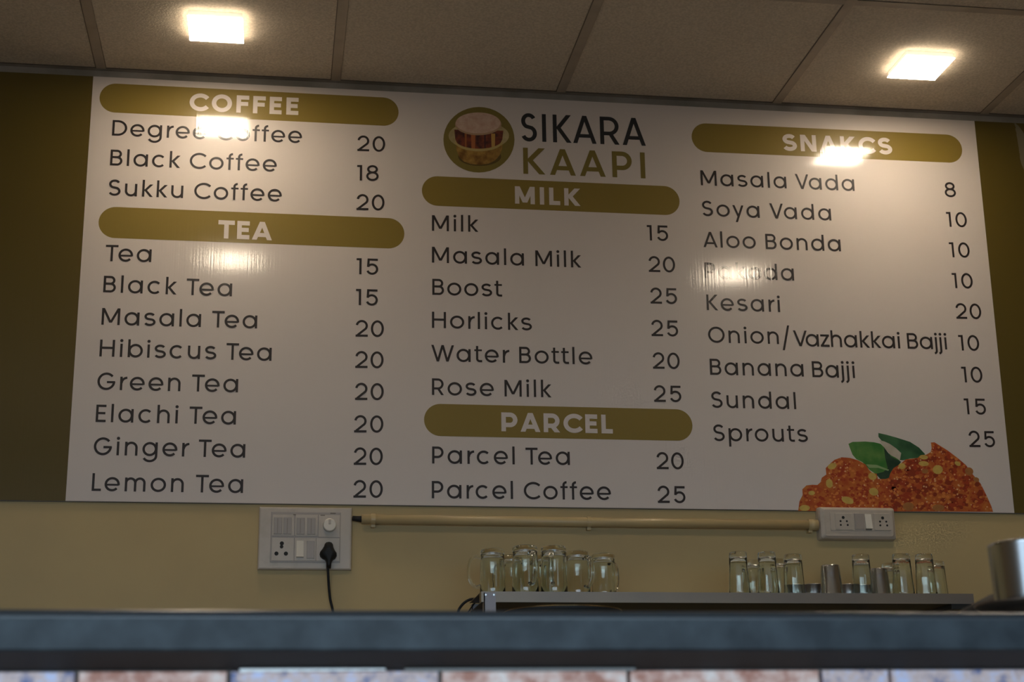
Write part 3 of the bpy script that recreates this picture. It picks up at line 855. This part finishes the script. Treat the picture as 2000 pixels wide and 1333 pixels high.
b = MB(); b.box(zx(722), zx(762), -SBD * .93, -SBD * .90, zz(898), zz(890)); b.build('moulded_mark', M['tdark'], sb)

# ------------------------------------------------------------------ wall shelf of steel with slotted upright
YS = -.35
SH = .0235
ZS = bp(1400, 1158, YS)[1]
sxl = bp(940, 1163, YS)[0]; sxr = bp(1901, 1160, YS)[0]
shelf = empty('steel_shelf', ((sxl + sxr) / 2, YS, ZS), 'long dull steel shelf holding upturned glasses behind the counter', 'shelf')
ox = (sxl + sxr) / 2
b = MB()
b.box(sxl - ox, sxr - ox, 0, .0012, -SH, 0); b.box(sxl - ox, sxr - ox, .0012, .215, -.0012, 0); b.box(sxr - ox - .0012, sxr - ox, .0012, .215, -SH, -.0012); b.box(sxl - ox, sxl - ox + .0012, .0012, .03, -SH, -.0012)
b.build('shelf_top', M['shelf'], shelf)
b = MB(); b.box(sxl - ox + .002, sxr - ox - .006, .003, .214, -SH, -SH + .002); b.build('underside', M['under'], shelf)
ux0 = bp(945, 1170, YS)[0] - ox; ux1 = bp(968, 1170, YS)[0] - ox
def upright(x0, x1, y0, y1, s):
    b = MB(); b.box(x0, x1, y0, y0 + .002 * s if s > 0 else y0 + .002, -ZS + 0.0, -.003); b.box(x0, x0 + .002, y0, y0 + .026, -ZS, -.003)
    return b.build('upright', M['leg'], shelf)
u1 = upright(ux0, ux1, -.003, 0, 1)
for dz in (-.008,):
    for dx in (.004, .022):
        disc(ux0 + dx, dz, .0022, -.0042, M['steelm'], 'bolt', u1)
upright(ux0, ux1, .212, 0, 1); upright(sxr - ox - .20, sxr - ox - .172, .212, 0, 1); 
b = MB(); b.box(sxr - ox - .055, sxr - ox - .006, .002, .30, -SH - .012, -SH); b.build('black_filler', M['under'], shelf)  # added black block, fills the dark area under the shelf's right end
# black cable looping behind the left end of the shelf
c = []
for (x, y) in ((893, 1240), (894, 1200), (902, 1183), (915, 1173), (928, 1171), (940, 1176), (955, 1190)):
    X, Z = bp(x, y, -.15); c.append((X, -.15, Z))
o0 = c[3]
cab = MB(); cab.tube(catmull([(p[0] - o0[0], p[1] - o0[1] + .0, p[2] - o0[2]) for p in c], 6), .0032, 8)
cb = cab.build('cable', M['black'], loc=o0); tag(cb, 'black cable looping beside the left end of the steel shelf', 'cable')
cab2 = MB(); cc = []
for (x, y) in ((912, 1200), (922, 1185), (930, 1176), (938, 1172)):
    X, Z = bp(x, y, -.14); cc.append((X - o0[0], .01, Z - o0[2]))
cab2.tube(catmull(cc, 5), .0016, 6); cab2.build('thin_wire', M['black'], cb)

# ------------------------------------------------------------------ glassware, all upturned on the shelf
def mug_proto():
    e = empty('glass_mug', (0, 0, 0))
    H = .105; b = MB()
    prof = [(.0, H), (.022, H), (.0262, H - .002), (.0275, H - .006), (.0272, H - .012), (.0262, H - .018), (.0275, H - .026), (.0282, H - .045), (.0287, .045), (.0291, .02), (.0293, .004), (.0285, .0), (.0272, .001),
            (.0268, .02), (.0264, .045), (.0258, H - .045), (.0245, H - .024), (.0225, H - .013), (.018, H - .0095), (.0, H - .0085)]
    b.lathe(prof, 36)
    outward(b.build('body', M['glass'], e))
    b = MB()
    pts = catmull([(.025, 0, .084), (.040, 0, .088), (.052, 0, .076), (.055, 0, .052), (.050, 0, .030), (.038, 0, .019), (.028, 0, .022)], 5)
    rings = []
    n = 10
    for i, p in enumerate(pts):
        t = (pts[min(i + 1, len(pts) - 1)] - pts[max(i - 1, 0)]).normalized()
        nn = Vector((-t.z, 0, t.x))
        rings.append([p + nn * .0035 * math.cos(2 * PI * k / n) + Vector((0, 1, 0)) * .0055 * math.sin(2 * PI * k / n) for k in range(n)])
    b.loft(rings, True, True, True)
    outward(b.build('handle', M['glass'], e))
    return e
def tumbler_proto():
    e = None
    H = .102; b = MB(); n = 30
    prof = [(.0, H), (.0175, H), (.0200, H - .0015), (.0210, H - .006), (.0218, H - .02), (.0236, H - .055), (.0257, .012), (.0264, .001), (.0256, 0), (.0248, .001),
            (.0242, .014), (.0221, H - .055), (.0200, H - .022), (.0165, H - .013), (.0, H - .011)]
    rings = []
    for j, (r, z) in enumerate(prof):
        ring = []
        for k in range(n * 2):
            a = PI * k / n
            flute = (1 - .03 * (abs(math.sin(a * 5)) if 3 <= j <= 6 else 0))
            ring.append((r * flute * math.cos(a), r * flute * math.sin(a), z))
        rings.append(ring)
    b.loft(rings, smooth=True)
    return outward(b.build('glass_tumbler', M['glass']))
def steel_tumbler_proto():
    H = .073; b = MB()
    b.lathe([(.0, H), (.0195, H), (.0212, H - .001), (.0218, H - .004), (.0232, H - .02), (.0262, .008), (.0282, .001), (.0286, 0), (.0276, .0005), (.0255, .01), (.0222, H - .02), (.0205, H - .004), (0, H - .003)], 32)
    return outward(b.build('steel_tumbler', M['steelm']))
def bowl_proto():
    b = MB()
    b.lathe([(0, 0), (.016, 0), (.021, .004), (.0235, .014), (.0245, .034), (.0262, .036), (.0264, .0345), (.0232, .033), (.0222, .014), (.019, .006), (0, .003)], 28)
    return outward(b.build('steel_cup', M['steel']))
def put(o, px, y, rz, label, group, cat, s=1.0):
    X, _ = bp(px, 1120, y)
    o.location = (X, y, ZS + .0002); o.rotation_euler = (0, 0, rz); o.scale = (s, s, s)
    tag(o, label, cat, group)
mp = mug_proto()
mugs = [(962, -.275, PI, 'leftmost upturned glass mug, its handle sticking out to the left', 1.0),
        (1026, -.288, -1.35, 'tall upturned glass mug third from left, in front of the row', 1.055),
        (1082, -.288, -1.85, 'tall upturned glass mug in the middle of the row', 1.055),
        (1128, -.250, -1.1, 'upturned glass mug second from right, handle turned to the front', 1.0),
        (1179, -.225, .75, 'rightmost upturned glass mug of the cluster', .985),
        (1001, -.212, 2.4, 'glass mug standing behind, between the first two front mugs', .95),
        (1058, -.212, 1.4, 'glass mug standing behind, between the two tall front mugs', .95)]
for i, (px, y, rz, lb, s) in enumerate(mugs):
    o = mp if i == 0 else copy_tree(mp)
    put(o, px, y, rz, lb, 'upturned glass mugs on the shelf', 'mug', s)
tp = tumbler_proto()
tums = [(1443, -.28, 'leftmost upturned glass tumbler on the steel shelf', 1.0), (1470, -.20, 'small glass tumbler behind the first and second tumblers from the left', .93), (1499, -.285, 'second front upturned glass tumbler from the left', 1.0),
        (1520, -.205, 'glass tumbler half hidden behind the second front tumbler', .95), (1550, -.262, 'upturned glass tumbler just left of the steel tumblers', .985), (1683, -.265, 'glass tumbler between the two steel tumblers', .99),
        (1739, -.19, 'glass tumbler half hidden just right of the small steel tumbler', .90), (1762, -.275, 'second front glass tumbler from the right end of the shelf', 1.0),
        (1807, -.275, 'rightmost front glass tumbler on the steel shelf', 1.0), (1829, -.205, 'glass tumbler behind the rightmost tumbler, at the far right', .94)]
for i, (px, y, lb, s) in enumerate(tums):
    o = tp if i == 0 else copy_tree(tp)
    put(o, px, y, i * .37, lb, 'upturned glass tumblers on the shelf', 'tumbler', s)
st = steel_tumbler_proto()
for i, (px, y, lb, s) in enumerate(((1622, -.28, 'larger upturned steel tumbler in the middle of the glasses', 1.0), (1716, -.245, 'smaller upturned steel tumbler right of the middle', .97))):
    o = st if i == 0 else copy_tree(st)
    put(o, px, y, 0, lb, 'upturned steel tumblers', 'steel tumbler', s)
bo = bowl_proto()
for i, (px, y, lb) in enumerate(((1553, -.20, 'small steel cup seen through the glass tumbler left of the steel tumblers'), (1588, -.215, 'small steel cup left of the larger steel tumbler'), (1653, -.215, 'small steel cup right of the larger steel tumbler'), (1680, -.195, 'small steel cup seen through the glass between the steel tumblers'))):
    o = bo if i == 0 else copy_tree(bo)
    put(o, px, y, 0, lb, 'small steel cups among the glasses', 'cup', 1.0)

# ------------------------------------------------------------------ pot under the shelf, on a work table
WTZ = .90
wt = empty('work_table', (1.55, -1.15, 0), 'steel work table behind the counter, under the pot', 'table')
b = MB(); b.box(-.62, .62, -.28, .28, WTZ - .03, WTZ); b.build('tabletop', M['steel'], wt)
for sx in (-.58, .56):
    for sy in (-.26, .24):
        b = MB(); b.box(sx, sx + .03, sy, sy + .03, 0, WTZ - .03); b.build('leg', M['steel'], wt)
yp = -1.30
X, Z = bp(1120, 1183, yp - .095)
pot = empty('cooking_pot', (X, yp, WTZ), 'dark cooking pot whose thin brassy rim shows just above the counter under the shelf', 'pot')
PH = Z - WTZ
b = MB(); b.lathe([(0, 0), (.075, 0), (.086, .006), (.089, .02), (.089, PH - .010), (.0935, PH - .004), (.095, PH), (.093, PH), (.087, PH - .010), (.087, .02), (.08, .006), (0, .004)], 64)
outward(b.build('pot_body', M['under'], pot))['label'] = 'near-black pot wall'
b = MB(); b.lathe([(.0945, PH - .0002), (.0954, PH), (.0954, PH + .0006), (.0945, PH + .0006), (.0945, PH - .0002)], 64)
outward(b.build('rolled_rim', mat('brassy_rim', (.6, .42, .2), .3, metal=1.0), pot))

# ------------------------------------------------------------------ counter
CY = -2.4; ZTOP = 1.1036; ZBOT = 1.068; TY = -2.378
counter = empty('serving_counter', (1.5, CY, 0), 'serving counter with dark granite slab over pink and blue stone tiles', 'counter')
CX0, CX1 = XL + .3, 4.2
b = MB()
r = .008; prof = []
for a in (180, 172, 164, 156, 148, 140, 132, 124, 116, 108, 99, 90):
    t_ = math.radians(a); prof.append((r + r * math.cos(t_), ZTOP - r + r * math.sin(t_)))
prof += [(.72, ZTOP), (.72, ZBOT - .015), (.024, ZBOT - .015), (.021, ZBOT - .014), (.002, ZBOT - .001), (0, ZBOT + .001)]
bev = prof[:12]; body_prof = [(0, ZTOP - r), (r, ZTOP - r - .0), (r, ZTOP)] + prof[12:]
b.loft([[(x, p[0], p[1]) for p in body_prof] for x in (CX0 - 1.5, CX1 - 1.5)], True, True)
eb = MB(); eb.loft([[(x, p[0], p[1]) for p in bev] for x in (CX0 - 1.5, CX1 - 1.5)], smooth=True, closed=False)
eo = eb.build('polished_edge', mat('polished_granite_edge', (0.03, 0.04, 0.05), 0.28, spec=0.75), counter); eo['label'] = 'rounded polished top edge of the slab'
slab = outward(b.build('granite_slab', M['granite'], counter)); slab['label'] = 'dark blue grey granite slab'
b = MB(); b.loft([[(x, .0012, ZBOT - .0012), (x, .0214, ZBOT - .0150), (x, .0214, ZBOT - .0142), (x, .0016, ZBOT - .0004)] for x in (CX0 + .01 - 1.5, CX1 - .01 - 1.5)], True, True); outward(b.build('slab_chamfer', M['granite_under'], counter))['label'] = 'lower chamfer of the slab, its shade painted near black'
ZBOT = ZBOT - .0115
b = MB(); b.box(CX0 + .05 - 1.5, CX1 - .05 - 1.5, TY - CY + .008, .62, 0, ZBOT - .0005); b.build('counter_base', M['grout'], counter)
def tx(px): return bp(px, 1320, TY)[0]
joints = [tx(-260), tx(150), tx(447), tx(860), tx(1228), tx(1603), tx(1738), tx(2150)]
x = joints[0]
while x > CX0 + .35: x -= .21; joints.insert(0, x)
x = joints[-1]
while x < CX1 - .35: x += .21; joints.append(x)
kinds = {}
rr = random.Random(5)
i150 = joints.index(tx(150))
pat = {i150 - 1: 'stone_blue', i150: 'stone_pink', i150 + 1: 'stone_blue', i150 + 2: 'stone_pink', i150 + 3: 'stone_pink', i150 + 4: 'stone_blue', i150 + 5: 'stone_blue'}
zt = ZBOT - .0038
row = 0
while zt > .12:
    zb = zt - .095
    for i in range(len(joints) - 1):
        off = 0 if row == 0 else (.07 * (row % 3))
        a, c_ = joints[i] + off, joints[i + 1] + off
        g = .0018
        m = pat.get(i, rr.choice(['stone_pink', 'stone_blue'])) if row == 0 else rr.choice(['stone_pink', 'stone_blue'])
        d = rr.uniform(0, .0015)
        b = MB(); b.box(0, c_ - a - 2 * g, 0 - d, .0085, 0, zt - zb - g, bev=.0012)
        o = b.build('tile', M[m], counter, (a + g - 1.5, TY - CY, zb))
    zt = zb - .0015; row += 1
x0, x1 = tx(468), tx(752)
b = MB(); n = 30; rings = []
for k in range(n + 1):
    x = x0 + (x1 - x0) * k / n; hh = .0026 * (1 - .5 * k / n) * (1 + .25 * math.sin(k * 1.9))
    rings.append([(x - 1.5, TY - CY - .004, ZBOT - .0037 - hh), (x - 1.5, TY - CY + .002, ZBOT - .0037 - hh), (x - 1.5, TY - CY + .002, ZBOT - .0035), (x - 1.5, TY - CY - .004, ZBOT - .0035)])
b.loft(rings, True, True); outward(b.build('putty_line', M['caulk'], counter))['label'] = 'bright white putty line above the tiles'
x0, x1 = tx(790), tx(1240)
b = MB(); b.box(x0 - 1.5, x1 - 1.5, TY - CY - .003, TY - CY + .002, ZBOT - .0060, ZBOT - .0035); b.build('putty_line', M['putty'], counter)['label'] = 'grey putty line above the tiles'

# ------------------------------------------------------------------ steel canister on a footed tray, black lid behind
ty_ = -2.13
rc = .062
Xc = bp(1937, 1117, ty_)[0] + rc + .004
zb_ = bp(1940, 1184, ty_ - .0)[1]; ztp = bp(1990, 1044, ty_ - rc)[1]
tray = empty('steel_tray', (Xc, ty_, ZTOP), 'round footed steel tray under the canister at the right edge of the counter', 'tray')
b = MB(); th = zb_ - ZTOP
b.lathe([(0, 0), (.05, 0), (.052, .002), (.05, th - .006), (.075, th - .004), (.082, th + .001), (.083, th + .0025), (.080, th + .003), (.072, th - .0015), (0, th - .0015)], 48)
outward(b.build('tray_body', mat('brown_tinged_steel', (.22, .16, .12), .35, metal=.8), tray))
can = empty('steel_canister', (Xc, ty_, zb_), 'shiny cylindrical steel canister cut by the right edge, on the counter', 'canister')
hc = ztp - zb_
b = MB(); b.lathe([(0, 0), (rc - .006, 0), (rc - .003, .002), (rc - .0025, .006), (rc - .002, .01), (rc, hc - .004), (rc + .0005, hc - .001), (rc - .001, hc), (rc - .003, hc), (rc - .004, .01), (0, .006)], 64)
outward(b.build('canister_body', M['steelm'], can))
lx_, lz_ = bp(1886, 1190, -1.98)
lid = empty('black_lid', (lx_ + .085, -1.98, ZTOP), 'low black domed lid lying behind the steel canister', 'lid')
bh = lz_ - ZTOP - .002
b = MB(); b.lathe([(.080, 0), (.083, .002), (.085, bh), (.083, bh + .004), (.070, bh + .010), (.050, bh + .020), (.025, bh + .028), (0, bh + .030)], 48)
outward(b.build('lid_dome', M['black'], lid))
b = MB(); b.lathe([(0, bh + .029), (.006, bh + .029), (.006, bh + .036), (.012, bh + .040), (.012, bh + .045), (0, bh + .047)], 20)
outward(b.build('lid_knob', M['black'], lid))
